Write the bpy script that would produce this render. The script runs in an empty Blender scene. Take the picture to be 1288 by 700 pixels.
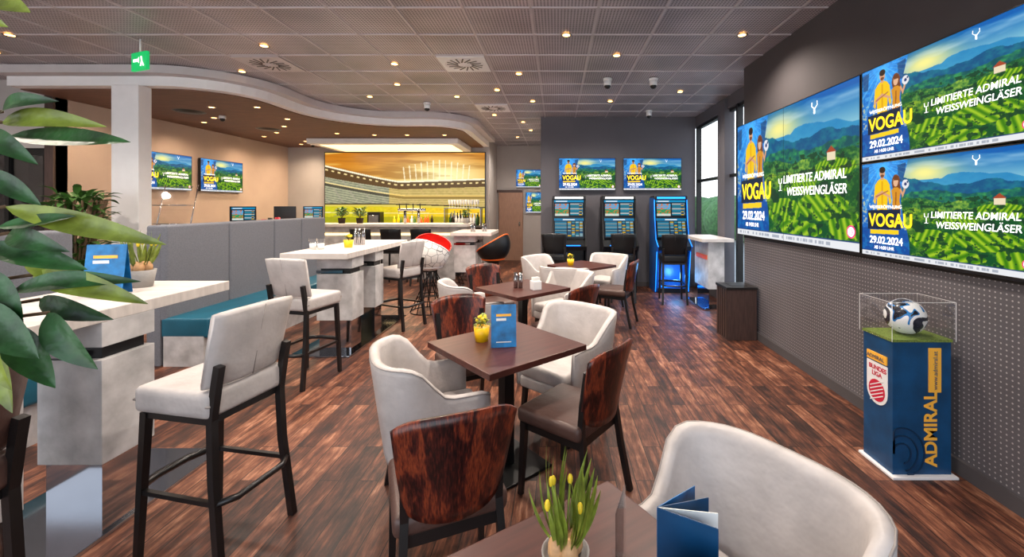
import bpy, bmesh, math, random
import numpy as np
from mathutils import Vector, Matrix
random.seed(7)
S=bpy.context.scene
COL=S.collection
def lin(c):
    return tuple(((x/255)/12.92 if x/255<=0.04045 else ((x/255+0.055)/1.055)**2.4) for x in c)
def c4(c): return (*lin(c),1)
# ---------------------------------------------------------------- materials
def newmat(name):
    m=bpy.data.materials.new(name); m.use_nodes=True
    nt=m.node_tree; b=nt.nodes['Principled BSDF']
    return m,nt,b
def P(name,col,rough=.5,metal=0,var=.15,vs=6,bump=0,bs=60,emis=0,ecol=None,spec=.5,coat=0,stretch=None):
    m,nt,b=newmat(name); N=nt.nodes; L=nt.links
    tc=N.new('ShaderNodeTexCoord'); vec=tc.outputs['Object']
    if stretch:
        mp=N.new('ShaderNodeMapping'); mp.inputs['Scale'].default_value=stretch; L.new(vec,mp.inputs[0]); vec=mp.outputs[0]
    no=N.new('ShaderNodeTexNoise'); no.inputs['Scale'].default_value=vs; no.inputs['Detail'].default_value=5
    L.new(vec,no.inputs['Vector'])
    r=N.new('ShaderNodeValToRGB'); a=lin(col)
    r.color_ramp.elements[0].position=.3; r.color_ramp.elements[1].position=.7
    r.color_ramp.elements[0].color=(*[x*(1-var) for x in a],1)
    r.color_ramp.elements[1].color=(*[min(1,x*(1+var)) for x in a],1)
    L.new(no.outputs['Fac'],r.inputs[0]); L.new(r.outputs[0],b.inputs['Base Color'])
    b.inputs['Roughness'].default_value=rough; b.inputs['Metallic'].default_value=metal
    b.inputs['Specular IOR Level'].default_value=spec; b.inputs['Coat Weight'].default_value=coat
    if emis:
        b.inputs['Emission Color'].default_value=c4(ecol or col); b.inputs['Emission Strength'].default_value=emis
    if bump:
        n2=N.new('ShaderNodeTexNoise'); n2.inputs['Scale'].default_value=bs; L.new(tc.outputs['Object'],n2.inputs['Vector'])
        bp=N.new('ShaderNodeBump'); bp.inputs['Strength'].default_value=bump; bp.inputs['Distance'].default_value=.01
        L.new(n2.outputs['Fac'],bp.inputs['Height']); L.new(bp.outputs[0],b.inputs['Normal'])
    return m
M={}
M['leather']=P('cream_leather',(190,183,180),.42,var=.14,vs=7,bump=.4,bs=20)
M['piping']=P('leather_piping',(150,142,138),.5)
M['black']=P('black_lacquer_wood',(24,21,21),.35,var=.2)
M['blackmetal']=P('black_metal',(22,22,24),.4,metal=.3)
M['brownseat']=P('brown_leather',(80,58,52),.4,var=.12,bump=.2,bs=30)
M['tabletop']=P('dark_laminate',(76,40,34),.36,var=.3,vs=4,stretch=(1,9,1),spec=.35)
M['chrome']=P('chrome',(170,168,170),.07,metal=1,var=.03)
M['steel']=P('brushed_steel',(150,150,152),.3,metal=1,var=.08)
M['cement']=P('white_cement',(186,184,184),.6,var=.28,vs=7,bump=.15,bs=20)
M['cementtop']=P('white_wood_laminate',(206,198,192),.45,var=.14,vs=5,stretch=(1,6,1))
M['grayfab']=P('gray_upholstery',(108,110,118),.9,var=.12,vs=90,bump=.4,bs=300)
M['teal']=P('teal_leather',(14,86,108),.45,var=.15,vs=4,bump=.1)
M['beige']=P('beige_plaster',(186,164,150),.9,var=.05,vs=2)
M['greige']=P('light_gray_plaster',(178,172,170),.9,var=.05,vs=2)
M['darkgray']=P('dark_gray_paint',(92,90,96),.85,var=.06,vs=2)
M['darkwall']=P('anthracite_paint',(74,69,71),.85,var=.06,vs=2)
M['white']=P('white_paint',(236,234,235),.6,var=.03)
M['whiteb']=P('white_plastic',(235,235,235),.35,var=.02)
M['bandgrey']=P('soffit_grey',(196,190,191),.7,var=.04)
M['yellow']=P('yellow_ceramic',(250,196,10),.35,var=.05)
M['leaf']=P('leaf_green',(36,78,36),.4,var=.7,vs=22,bump=.2,bs=60)
M['leafy']=P('young_leaf',(116,130,46),.4,var=.6,vs=20,bump=.2,bs=60)
M['leafm']=P('mid_green_leaf',(70,110,48),.45,var=.5,vs=14)
M['stem']=P('bark',(92,70,48),.8)
M['navy']=P('navy_print',(8,66,108),.4,var=.25,vs=9)
M['navyd']=P('navy_motif',(6,44,76),.4,var=.1)
M['bluecard']=P('blue_card',(8,104,164),.4,var=.45,vs=18)
M['paper']=P('paper',(236,236,232),.7,var=.04)
M['orange']=P('orange_ink',(250,184,64),.5,var=.03)
M['redink']=P('red_ink',(200,30,60),.5,var=.05)
M['whitee']=P('screen_white',(255,255,255),.5,emis=.85)
M['yele']=P('screen_yellow',(255,214,20),.5,emis=.85)
M['pinke']=P('screen_pink',(225,40,110),.5,emis=.75)
M['bezel']=P('screen_bezel',(12,12,14),.3)
M['glow']=P('warm_lamp',(255,190,110),.5,emis=10,var=0)
M['warm']=P('warm_cove',(255,222,160),.5,emis=1.8,var=0)
M['blueglow']=P('blue_led',(20,130,255),.5,emis=2.2,var=0)
M['terminal']=P('terminal_blue',(14,84,156),.35,var=.2)
M['grass']=P('artificial_turf',(116,140,54),.9,var=.5,vs=120,bump=.8,bs=200)
M['red']=P('red_shell',(214,36,28),.35)
M['orangeS']=P('orange_shell',(228,100,30),.35)
M['bin']=P('dark_wood_panel',(68,50,46),.5,var=.25,stretch=(8,8,1))
M['doorwood']=P('door_wood',(156,120,100),.5,var=.12,stretch=(6,6,1))
M['soil']=P('soil',(50,36,28),1)
M['bulb']=P('bulb_skin',(196,150,104),.6,var=.3,vs=40)
M['potgrey']=P('gray_pot',(150,146,142),.7,bump=.3)
M['flower']=P('yellow_petals',(252,214,50),.5)
M['bottle']=P('bottle_glass',(40,26,16),.1)
M['green']=P('exit_green',(16,170,90),.5,emis=.8)
M['wooddark']=P('ceiling_wood',(108,74,58),.6,var=.25,vs=4,stretch=(1,10,1))
M['asphalt']=P('paving',(150,150,148),.9)
M['hedge']=P('hedge',(70,110,60),.9,var=.5,vs=8)
M['tbar']=P('ceiling_t_bar',(196,188,190),.4,metal=.15,var=.05)
def glass(name,tint=(1,1,1),base=.04,k=.5):
    m=bpy.data.materials.new(name); m.use_nodes=True; nt=m.node_tree; nt.nodes.clear()
    o=nt.nodes.new('ShaderNodeOutputMaterial'); mx=nt.nodes.new('ShaderNodeMixShader')
    t=nt.nodes.new('ShaderNodeBsdfTransparent'); g=nt.nodes.new('ShaderNodeBsdfGlossy')
    t.inputs[0].default_value=(*tint,1); g.inputs['Roughness'].default_value=.03
    f=nt.nodes.new('ShaderNodeLayerWeight'); f.inputs[0].default_value=.5
    pw=nt.nodes.new('ShaderNodeMath'); pw.operation='POWER'; pw.inputs[1].default_value=4
    ad=nt.nodes.new('ShaderNodeMath'); ad.operation='MULTIPLY_ADD'; ad.inputs[1].default_value=k; ad.inputs[2].default_value=base
    nt.links.new(f.outputs['Facing'],pw.inputs[0]); nt.links.new(pw.outputs[0],ad.inputs[0]); nt.links.new(ad.outputs[0],mx.inputs[0])
    nt.links.new(t.outputs[0],mx.inputs[1]); nt.links.new(g.outputs[0],mx.inputs[2]); nt.links.new(mx.outputs[0],o.inputs[0])
    return m
M['glass']=glass('clear_glass')
M['tint']=glass('smoked_glass',(.6,.6,.63),.10)
def veneer():
    m,nt,b=newmat('mahogany_veneer'); N=nt.nodes; L=nt.links
    tc=N.new('ShaderNodeTexCoord'); mp=N.new('ShaderNodeMapping'); mp.inputs['Scale'].default_value=(9,9,1.4)
    L.new(tc.outputs['Object'],mp.inputs[0])
    n=N.new('ShaderNodeTexNoise'); n.inputs['Scale'].default_value=2.2; n.inputs['Detail'].default_value=3; n.inputs['Distortion'].default_value=.6
    L.new(mp.outputs[0],n.inputs['Vector'])
    w=N.new('ShaderNodeMath'); w.operation='MULTIPLY'; w.inputs[1].default_value=13; L.new(n.outputs['Fac'],w.inputs[0])
    s=N.new('ShaderNodeMath'); s.operation='SINE'; L.new(w.outputs[0],s.inputs[0])
    n2=N.new('ShaderNodeTexNoise'); n2.inputs['Scale'].default_value=28; mp2=N.new('ShaderNodeMapping'); mp2.inputs['Scale'].default_value=(6,6,.5)
    L.new(tc.outputs['Object'],mp2.inputs[0]); L.new(mp2.outputs[0],n2.inputs['Vector'])
    a=N.new('ShaderNodeMath'); a.operation='MULTIPLY_ADD'; a.inputs[1].default_value=.24; L.new(s.outputs[0],a.inputs[0]); L.new(n2.outputs['Fac'],a.inputs[2])
    r=N.new('ShaderNodeValToRGB'); e=r.color_ramp.elements
    e[0].position=.2; e[0].color=c4((30,12,12)); e[1].position=.9; e[1].color=c4((138,60,34)); x=e.new(.5); x.color=c4((74,28,22))
    L.new(a.outputs[0],r.inputs[0]); L.new(r.outputs[0],b.inputs['Base Color']); b.inputs['Roughness'].default_value=.3
    return m
M['veneer']=veneer()
def floor_mat():
    m,nt,b=newmat('wood_plank_floor'); N=nt.nodes; L=nt.links
    tc=N.new('ShaderNodeTexCoord'); sp=N.new('ShaderNodeSeparateXYZ'); cb=N.new('ShaderNodeCombineXYZ')
    L.new(tc.outputs['Object'],sp.inputs[0]); L.new(sp.outputs['Y'],cb.inputs['X']); L.new(sp.outputs['X'],cb.inputs['Y'])
    br=N.new('ShaderNodeTexBrick'); br.inputs['Scale'].default_value=1; br.inputs['Brick Width'].default_value=.95; br.inputs['Row Height'].default_value=.115
    br.inputs['Mortar Size'].default_value=.0025; br.inputs['Color1'].default_value=(0,0,0,1); br.inputs['Color2'].default_value=(1,1,1,1); br.inputs['Mortar'].default_value=(0,0,0,1)
    br.offset=.37; L.new(cb.outputs[0],br.inputs['Vector'])
    mp=N.new('ShaderNodeMapping'); mp.inputs['Scale'].default_value=(1.8,13,1); L.new(cb.outputs[0],mp.inputs[0])
    vm=N.new('ShaderNodeVectorMath'); vm.operation='MULTIPLY_ADD'; vm.inputs[1].default_value=(13,7,3); L.new(br.outputs['Color'],vm.inputs[0]); L.new(mp.outputs[0],vm.inputs[2])
    n=N.new('ShaderNodeTexNoise'); n.inputs['Scale'].default_value=2.2; n.inputs['Detail'].default_value=9; n.inputs['Roughness'].default_value=.72; L.new(vm.outputs[0],n.inputs['Vector'])
    n3=N.new('ShaderNodeTexNoise'); n3.inputs['Scale'].default_value=6; n3.inputs['Detail'].default_value=6; L.new(tc.outputs['Object'],n3.inputs['Vector'])
    a=N.new('ShaderNodeMath'); a.operation='MULTIPLY_ADD'; a.inputs[1].default_value=.42; L.new(br.outputs['Color'],a.inputs[0])
    k=N.new('ShaderNodeMath'); k.operation='MULTIPLY_ADD'; k.inputs[1].default_value=2.0; k.inputs[2].default_value=-1.08; L.new(n.outputs['Fac'],k.inputs[0])
    k2=N.new('ShaderNodeMath'); k2.operation='MULTIPLY_ADD'; k2.inputs[1].default_value=.75; L.new(n3.outputs['Fac'],k2.inputs[0]); L.new(k.outputs[0],k2.inputs[2])
    L.new(k2.outputs[0],a.inputs[2])
    r=N.new('ShaderNodeValToRGB'); e=r.color_ramp.elements
    e[0].position=.1; e[0].color=c4((36,23,21)); e[1].position=1.0; e[1].color=c4((176,126,100))
    for p,c in((.35,(66,39,31)),(.55,(96,56,41)),(.75,(126,80,59))):
        x=e.new(p); x.color=c4(c)
    L.new(a.outputs[0],r.inputs[0])
    mx=N.new('ShaderNodeMixRGB'); mx.inputs[2].default_value=c4((22,14,12)); L.new(br.outputs['Fac'],mx.inputs[0]); L.new(r.outputs[0],mx.inputs[1])
    L.new(mx.outputs[0],b.inputs['Base Color'])
    b.inputs['Roughness'].default_value=.47; b.inputs['Specular IOR Level'].default_value=.35
    bp=N.new('ShaderNodeBump'); bp.inputs['Strength'].default_value=.25; bp.inputs['Distance'].default_value=.004; L.new(n.outputs['Fac'],bp.inputs['Height']); L.new(bp.outputs[0],b.inputs['Normal'])
    return m
M['floor']=floor_mat()
def dots(name,base,dot,sx,sy,axes,rad,rough,metal=0,varn=.15):
    m,nt,b=newmat(name); N=nt.nodes; L=nt.links
    tc=N.new('ShaderNodeTexCoord'); sp=N.new('ShaderNodeSeparateXYZ'); L.new(tc.outputs['Object'],sp.inputs[0])
    outs=[]
    for ax,s in zip(axes,(sx,sy)):
        d=N.new('ShaderNodeMath'); d.operation='DIVIDE'; d.inputs[1].default_value=s; L.new(sp.outputs[ax],d.inputs[0])
        f=N.new('ShaderNodeMath'); f.operation='FRACT'; L.new(d.outputs[0],f.inputs[0])
        q=N.new('ShaderNodeMath'); q.operation='SUBTRACT'; q.inputs[1].default_value=.5; L.new(f.outputs[0],q.inputs[0]); outs.append(q)
    cb=N.new('ShaderNodeCombineXYZ'); L.new(outs[0].outputs[0],cb.inputs[0]); L.new(outs[1].outputs[0],cb.inputs[1])
    ln=N.new('ShaderNodeVectorMath'); ln.operation='LENGTH'; L.new(cb.outputs[0],ln.inputs[0])
    lt=N.new('ShaderNodeMath'); lt.operation='LESS_THAN'; lt.inputs[1].default_value=rad; L.new(ln.outputs['Value'],lt.inputs[0])
    no=N.new('ShaderNodeTexNoise'); no.inputs['Scale'].default_value=1.3; L.new(tc.outputs['Object'],no.inputs['Vector'])
    r=N.new('ShaderNodeValToRGB'); a=lin(base)
    r.color_ramp.elements[0].position=.3; r.color_ramp.elements[1].position=.7
    r.color_ramp.elements[0].color=(*[v*(1-varn) for v in a],1); r.color_ramp.elements[1].color=(*[v*(1+varn) for v in a],1)
    L.new(no.outputs['Fac'],r.inputs[0])
    mx=N.new('ShaderNodeMixRGB'); L.new(lt.outputs[0],mx.inputs[0]); L.new(r.outputs[0],mx.inputs[1]); mx.inputs[2].default_value=c4(dot)
    L.new(mx.outputs[0],b.inputs['Base Color']); b.inputs['Roughness'].default_value=rough; b.inputs['Metallic'].default_value=metal
    return m
M['perf']=dots('perforated_wall_panel',(88,84,88),(166,160,160),.03,.03,('Y','Z'),.16,.6)
M['tile']=dots('perforated_ceiling_tile',(182,173,177),(80,75,78),.03,.03,('X','Y'),.29,.4,metal=.15,varn=.26)
def football():
    m,nt,b=newmat('football_shell'); N=nt.nodes; L=nt.links
    tc=N.new('ShaderNodeTexCoord'); v=N.new('ShaderNodeTexVoronoi'); v.feature='DISTANCE_TO_EDGE'; v.inputs['Scale'].default_value=9
    L.new(tc.outputs['Object'],v.inputs['Vector']); r=N.new('ShaderNodeValToRGB'); e=r.color_ramp.elements
    e[0].position=.01; e[0].color=c4((110,110,110)); e[1].position=.04; e[1].color=c4((240,238,234)); L.new(v.outputs['Distance'],r.inputs[0]); L.new(r.outputs[0],b.inputs['Base Color'])
    b.inputs['Roughness'].default_value=.4; return m
M['football']=football()
def ballmat():
    m,nt,b=newmat('match_ball'); N=nt.nodes; L=nt.links
    tc=N.new('ShaderNodeTexCoord'); w=N.new('ShaderNodeTexNoise'); w.inputs['Scale'].default_value=9; w.inputs['Distortion'].default_value=1.2; w.inputs['Detail'].default_value=0
    L.new(tc.outputs['Object'],w.inputs['Vector']); r=N.new('ShaderNodeValToRGB'); r.color_ramp.interpolation='CONSTANT'; e=r.color_ramp.elements
    e[0].position=0; e[0].color=c4((16,20,32)); e[1].position=.44; e[1].color=c4((238,238,238)); x=e.new(.39); x.color=c4((30,120,190)); y=e.new(.62); y.color=c4((20,26,44))
    L.new(w.outputs['Fac'],r.inputs[0]); L.new(r.outputs[0],b.inputs['Base Color']); b.inputs['Roughness'].default_value=.25; return m
M['ball']=ballmat()
def vcol(name,strength):
    m,nt,b=newmat(name); N=nt.nodes; a=N.new('ShaderNodeAttribute'); a.attribute_name='Col'
    b.inputs['Base Color'].default_value=(0,0,0,1); b.inputs['Roughness'].default_value=.4; b.inputs['Specular IOR Level'].default_value=.2
    nt.links.new(a.outputs['Color'],b.inputs['Emission Color']); b.inputs['Emission Strength'].default_value=strength; return m
M['screen']=vcol('display_picture',.84)
M['backlit']=vcol('backlit_print',.95)
# ---------------------------------------------------------------- builder
class B:
    def __init__(s): s.bm=bmesh.new(); s.m=[]
    def mi(s,k):
        if k not in s.m: s.m.append(k)
        return s.m.index(k)
    def add(s,t,k,smooth=False,mx=None):
        i=s.mi(k)
        for f in t.faces:
            f.material_index=i
            if smooth is not None: f.smooth=smooth
        if mx is not None: bmesh.ops.transform(t,matrix=mx,verts=t.verts)
        me=bpy.data.meshes.new('t'); t.to_mesh(me); s.bm.from_mesh(me); bpy.data.meshes.remove(me); t.free()
    def box(s,lo,hi,k,bev=0,seg=2,rot=None,smooth=None):
        t=bmesh.new(); bmesh.ops.create_cube(t,size=1)
        lo=Vector(lo);hi=Vector(hi);c=(lo+hi)/2;d=hi-lo
        bmesh.ops.scale(t,vec=d,verts=t.verts)
        if bev: bmesh.ops.bevel(t,geom=t.edges[:],offset=min(bev,min(d)*.49),segments=seg,affect='EDGES',profile=.6)
        mx=Matrix.Translation(c)
        if rot is not None: mx=mx@rot.to_4x4()
        s.add(t,k,bool(bev and seg>2) if smooth is None else smooth,mx)
    def cyl(s,c,r,h,k,r2=None,n=24):
        t=bmesh.new(); bmesh.ops.create_cone(t,cap_ends=True,segments=n,radius1=r,radius2=r if r2 is None else r2,depth=h)
        for f in t.faces: f.smooth=len(f.verts)==4
        s.add(t,k,None,Matrix.Translation(Vector(c)+Vector((0,0,h/2))))
    def sph(s,c,r,k,sc=(1,1,1),n=20):
        t=bmesh.new(); bmesh.ops.create_uvsphere(t,u_segments=n,v_segments=n//2+2,radius=r)
        bmesh.ops.scale(t,vec=sc,verts=t.verts); s.add(t,k,True,Matrix.Translation(Vector(c)))
    def lathe(s,prof,k,c=(0,0,0),n=28,smooth=True):
        t=bmesh.new(); rings=[]
        for r,z in prof: rings.append([t.verts.new((r*math.cos(2*math.pi*i/n),r*math.sin(2*math.pi*i/n),z)) for i in range(n)])
        for a,b in zip(rings,rings[1:]):
            for i in range(n): t.faces.new((a[i],a[(i+1)%n],b[(i+1)%n],b[i]))
        s.add(t,k,smooth,Matrix.Translation(Vector(c)))
    def tube(s,pts,r,k,n=8,smooth=True,r2=None,closed=False):
        t=bmesh.new(); pts=[Vector(p) for p in pts]; rings=[]; N=len(pts)
        for j,p in enumerate(pts):
            if closed: d=pts[(j+1)%N]-pts[j-1]
            else: d=pts[min(j+1,N-1)]-pts[max(j-1,0)]
            d.normalize(); up=Vector((0,0,1)) if abs(d.z)<.9 else Vector((0,1,0))
            x=d.cross(up).normalized(); y=x.cross(d).normalized()
            rr=r if r2 is None else r+(r2-r)*j/(N-1)
            ph=math.pi/4 if n==4 else 0
            rings.append([t.verts.new(p+(x*math.cos(ph+2*math.pi*i/n)+y*math.sin(ph+2*math.pi*i/n))*rr) for i in range(n)])
        prs=list(zip(rings,rings[1:]))
        if closed: prs.append((rings[-1],rings[0]))
        for a,b in prs:
            for i in range(n): t.faces.new((a[i],a[(i+1)%n],b[(i+1)%n],b[i]))
        if not closed:
            t.faces.new(rings[0][::-1]); t.faces.new(rings[-1])
        bmesh.ops.recalc_face_normals(t,faces=t.faces)
        s.add(t,k,smooth and n>4)
    def slab(s,fn,nu,nv,th,k,smooth=True):
        t=bmesh.new(); th=Vector(th)
        A=[[t.verts.new(Vector(fn(i/nu,j/nv))) for j in range(nv+1)] for i in range(nu+1)]
        C=[[t.verts.new(a.co+th) for a in row] for row in A]
        for i in range(nu):
            for j in range(nv):
                t.faces.new((A[i][j],A[i+1][j],A[i+1][j+1],A[i][j+1])); t.faces.new((C[i][j],C[i][j+1],C[i+1][j+1],C[i+1][j]))
        for i in range(nu):
            t.faces.new((A[i][0],C[i][0],C[i+1][0],A[i+1][0])); t.faces.new((A[i][nv],A[i+1][nv],C[i+1][nv],C[i][nv]))
        for j in range(nv):
            t.faces.new((A[0][j],A[0][j+1],C[0][j+1],C[0][j])); t.faces.new((A[nu][j],C[nu][j],C[nu][j+1],A[nu][j+1]))
        bmesh.ops.recalc_face_normals(t,faces=t.faces)
        s.add(t,k,smooth)
    def loft(s,rings,k,smooth=True,caps=True):
        t=bmesh.new(); R=[[t.verts.new(Vector(p)) for p in r] for r in rings]; n=len(R[0])
        for a,b in zip(R,R[1:]):
            for i in range(n): t.faces.new((a[i],a[(i+1)%n],b[(i+1)%n],b[i]))
        if caps: t.faces.new(R[0][::-1]); t.faces.new(R[-1])
        bmesh.ops.recalc_face_normals(t,faces=t.faces); s.add(t,k,smooth)
    def prism(s,poly,z0,z1,k):
        t=bmesh.new(); a=[t.verts.new((x,y,z0)) for x,y in poly]; b=[t.verts.new((x,y,z1)) for x,y in poly]; n=len(poly)
        for i in range(n): t.faces.new((a[i],a[(i+1)%n],b[(i+1)%n],b[i]))
        t.faces.new(a[::-1]); t.faces.new(b); bmesh.ops.recalc_face_normals(t,faces=t.faces); s.add(t,k)
    def leaf(s,base,tip,w,k,up=(0,0,1),droop=.15,n=8):
        base=Vector(base);tip=Vector(tip);d=tip-base;L=d.length; up=Vector(up); x=d.cross(up)
        if x.length<1e-4: x=Vector((1,0,0))
        x.normalize(); nn=x.cross(d).normalized(); t=bmesh.new(); rows=[]
        for i in range(n+1):
            u=i/n; ww=w*.5*(math.sin(math.pi*min(1,u**.8))**.85+.02) if 0<u<1 else w*.01; c=base+d*u+nn*(droop*L*math.sin(math.pi*u))
            rows.append([t.verts.new(c+x*ww*q+nn*(abs(q)*ww*.35)) for q in(-1,-.5,0,.5,1)])
        for a,b in zip(rows,rows[1:]):
            for i in range(4): t.faces.new((a[i],a[i+1],b[i+1],b[i]))
        s.add(t,k,True)
    def mesh(s,name):
        me=bpy.data.meshes.new(name); s.bm.to_mesh(me); s.bm.free()
        for k in s.m: me.materials.append(M[k])
        return me
    def obj(s,name,loc=(0,0,0),rz=0):
        return place(s.mesh(name),name,loc,rz)
def place(me,name,loc=(0,0,0),rz=0,parent=None,scale=None):
    o=bpy.data.objects.new(name,me); COL.objects.link(o); o.location=loc; o.rotation_euler=(0,0,rz)
    if scale: o.scale=scale
    if parent: o.parent=parent
    return o
def face(fx,fy): return math.atan2(-fx,fy)
# ---------------------------------------------------------------- pictures
def vnoise(u,v,sx,sy,seed):
    r=np.random.RandomState(seed).rand(sy+2,sx+2); x=np.clip(u,0,.9999)*sx; y=np.clip(v,0,.9999)*sy
    xi=x.astype(int); yi=y.astype(int); fx=x-xi; fy=y-yi; fx=fx*fx*(3-2*fx); fy=fy*fy*(3-2*fy)
    return (r[yi,xi]*(1-fx)+r[yi,xi+1]*fx)*(1-fy)+(r[yi+1,xi]*(1-fx)+r[yi+1,xi+1]*fx)*fy
def fbm(u,v,sx,sy,seed,o=4):
    t=0;a=.5
    for i in range(o): t=t+a*vnoise(u,v,sx*2**i,sy*2**i,seed+i); a*=.5
    return t
def picgrid(name,nx,ny,paint,mat):
    u,v=np.meshgrid(np.linspace(0,1,nx+1),np.linspace(0,1,ny+1)); img=paint(u,v)
    verts=np.stack([u.ravel()-.5,np.zeros(u.size),v.ravel()-.5],1)
    i=np.arange(nx*ny); a=(i//nx)*(nx+1)+i%nx
    faces=np.stack([a,a+1,a+nx+2,a+nx+1],1)
    me=bpy.data.meshes.new(name); me.from_pydata(verts.tolist(),[],faces.tolist())
    c=np.clip(img.reshape(-1,3)/255,0,1); c=np.where(c<=.04045,c/12.92,((c+.055)/1.055)**2.4)
    at=me.color_attributes.new('Col','FLOAT_COLOR','POINT'); at.data.foreach_set('color',np.concatenate([c,np.ones((len(c),1))],1).astype(np.float32).ravel())
    me.materials.append(M[mat]); me.update(); return me
def put(img,mask,col,al=1):
    m=(mask*1.0)[...,None]*al; return img*(1-m)+np.array(col,float)*m
def inpoly(u,v,pts):
    r=np.zeros(u.shape,bool); n=len(pts)
    for i in range(n):
        x1,y1=pts[i]; x2,y2=pts[(i+1)%n]
        if y1==y2: continue
        c=((y1>v)!=(y2>v))&(u<(x2-x1)*(v-y1)/(y2-y1)+x1); r^=c
    return r
def paint_ad(u,v):
    sh=u.shape; img=np.zeros(sh+(3,))
    t=np.clip((v-.70)/.26,0,1)
    for i,(a,b) in enumerate(zip((170,222,226),(0,96,180))): img[...,i]=a*(1-t)+b*t
    g=np.exp(-(((u-.46)/.17)**2+((v-.85)/.12)**2)); img=put(img,g,(255,246,150))
    cl=np.clip(fbm(u*.8+v*.3,v,4,10,3)-.50,0,1)*4; img=put(img,np.clip(cl,0,1)*(v>.6),(225,244,250),.6)
    n=fbm(u,v,9,9,11); n2=fbm(u,v,34,30,21); n3=fbm(u,v,90,70,27,3)
    def ridge(b,am,s,seed): return b+am*(fbm(u,u*0+.3,s,3,seed)-.45)
    def lay(m,lo,hi,f):
        f=np.clip(f,0,1)[...,None]; return np.where(m[...,None],np.array(lo,float)*(1-f)+np.array(hi,float)*f,img)
    img=lay(v<ridge(.82,.22,4,31)+.05*(.6-u),(30,130,190),(90,180,210),n*1.2-.2)
    img=lay(v<ridge(.75,.2,6,33),(4,84,134),(30,140,150),n2*1.6-.5)
    img=lay(v<ridge(.68,.18,6,41),(2,80,90),(70,170,90),n2*2.4-.8)
    img=lay(v<ridge(.60,.2,5,51),(8,84,50),(180,210,70),n3*1.2+n*1.6-1.1)
    img=lay(v<ridge(.50,.26,4,61),(6,80,40),(206,222,50),n3*1.0+n*2.2-1.25)
    for (cx,cy,rx,ry,ang,fr) in ((.62,.42,.13,.07,.5,190),(.86,.50,.12,.06,-.6,210),(.78,.26,.16,.09,.9,120),(.50,.22,.13,.10,-.4,110),(.93,.14,.10,.09,.3,100),(.62,.10,.16,.06,-1.1,90)):
        q=((u-cx)/rx)**2+((v-cy)/ry)**2+.5*(n2-.5)<1
        rows=.5+.5*np.sin((u*math.cos(ang)*1.6+v*math.sin(ang))*fr+2*n)
        img=np.where(q[...,None],np.stack([56+110*rows,124+80*rows,10+30*rows],-1),img)
    tr=(n2+.25*(n3-.5)>.55)&(v<.62); img=put(img,tr,(4,54,38),.85)
    tr=(n2+.25*(n3-.5)>.53)&(n2+.25*(n3-.5)<.55)&(v<.62); img=put(img,tr,(50,124,40),.8)
    img=put(img,(v<.30)&(n>.56),(8,66,38),.5)
    img=put(img,inpoly(u,v,[(.82,.55),(.87,.55),(.87,.60),(.845,.63),(.82,.60)]),(240,224,190)); img=put(img,inpoly(u,v,[(.815,.60),(.875,.60),(.845,.64)]),(170,70,40))
    L=u<.335+.03*np.sin(v*6+1)
    k=fbm(u,v,60,40,81); r=np.sqrt((u-.17)**2+((v-.9)*.6)**2)
    le=np.stack([4+30*k+60*np.exp(-r*9),66+80*k+90*np.exp(-r*7),160+70*k+90*np.exp(-r*7)],-1)
    le=put(le,(k>.56)&(v<.72)&(v>.3),(100,180,230),.6); le=put(le,(k>.60)&(v<.66)&(v>.3),(250,210,120),.6)
    rays=(np.sin(np.arctan2(v-.99,u-.17)*26)>.75)&(v>.5); le=put(le,rays,(150,220,250),.4)
    le=put(le,v<.3,(4,70,150),.7); le=put(le,(v<.22)&(k>.5),(20,120,190),.6)
    for x0 in (.03,.31): le=put(le,inpoly(u,v,[(x0-.03,.95),(x0+.03,.97),(x0+.02,.78),(x0-.02,.78)]),(20,40,70),.5)
    img=np.where(L[...,None],le,img)
    def ell(cx,cy,rx,ry): return ((u-cx)/rx)**2+((v-cy)/ry)**2<1
    skin=(224,166,126)
    img=put(img,ell(.270,.775,.030,.085),(120,66,34)); img=put(img,ell(.282,.70,.024,.07),(120,66,34))
    img=put(img,inpoly(u,v,[(.238,.45),(.305,.45),(.296,.60),(.305,.70),(.284,.725),(.256,.725),(.236,.70),(.246,.60)]),(222,150,36)); img=put(img,inpoly(u,v,[(.262,.45),(.272,.45),(.275,.68),(.265,.68)]),(170,100,20))
    img=put(img,inpoly(u,v,[(.298,.70),(.318,.62),(.338,.70),(.328,.72),(.318,.67),(.305,.72)]),skin); img=put(img,ell(.268,.785,.018,.05),(234,184,148)); img=put(img,inpoly(u,v,[(.252,.80),(.285,.80),(.282,.84),(.256,.84)]),(110,60,30))
    img=put(img,ell(.337,.755,.024,.045),(236,236,240)); img=put(img,ell(.337,.755,.009,.017),(40,60,120)); img=put(img,ell(.351,.775,.006,.012),(40,60,120))
    img=put(img,inpoly(u,v,[(.128,.45),(.206,.45),(.208,.66),(.222,.55),(.236,.58),(.224,.76),(.205,.805),(.18,.83),(.155,.83),(.130,.805),(.108,.76),(.098,.58),(.112,.55),(.124,.66)]),(252,206,20))
    img=put(img,inpoly(u,v,[(.160,.45),(.172,.45),(.172,.80),(.160,.80)]),(226,160,0),.8)
    img=put(img,inpoly(u,v,[(.100,.60),(.112,.60),(.165,.665),(.225,.62),(.232,.64),(.165,.70),(.112,.65)]),skin); img=put(img,inpoly(u,v,[(.112,.64),(.12,.63),(.215,.69),(.21,.70)]),(180,110,70))
    img=put(img,inpoly(u,v,[(.156,.81),(.178,.81),(.178,.86),(.156,.86)]),skin); img=put(img,ell(.167,.885,.021,.055),skin); img=put(img,ell(.167,.918,.024,.034),(50,32,22)); img=put(img,ell(.167,.855,.014,.018),(120,74,50))
    bx=inpoly(u,v,[(.05,.285),(.305,.30),(.30,.505),(.05,.49)]); img=put(img,bx,(8,34,64))
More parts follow.
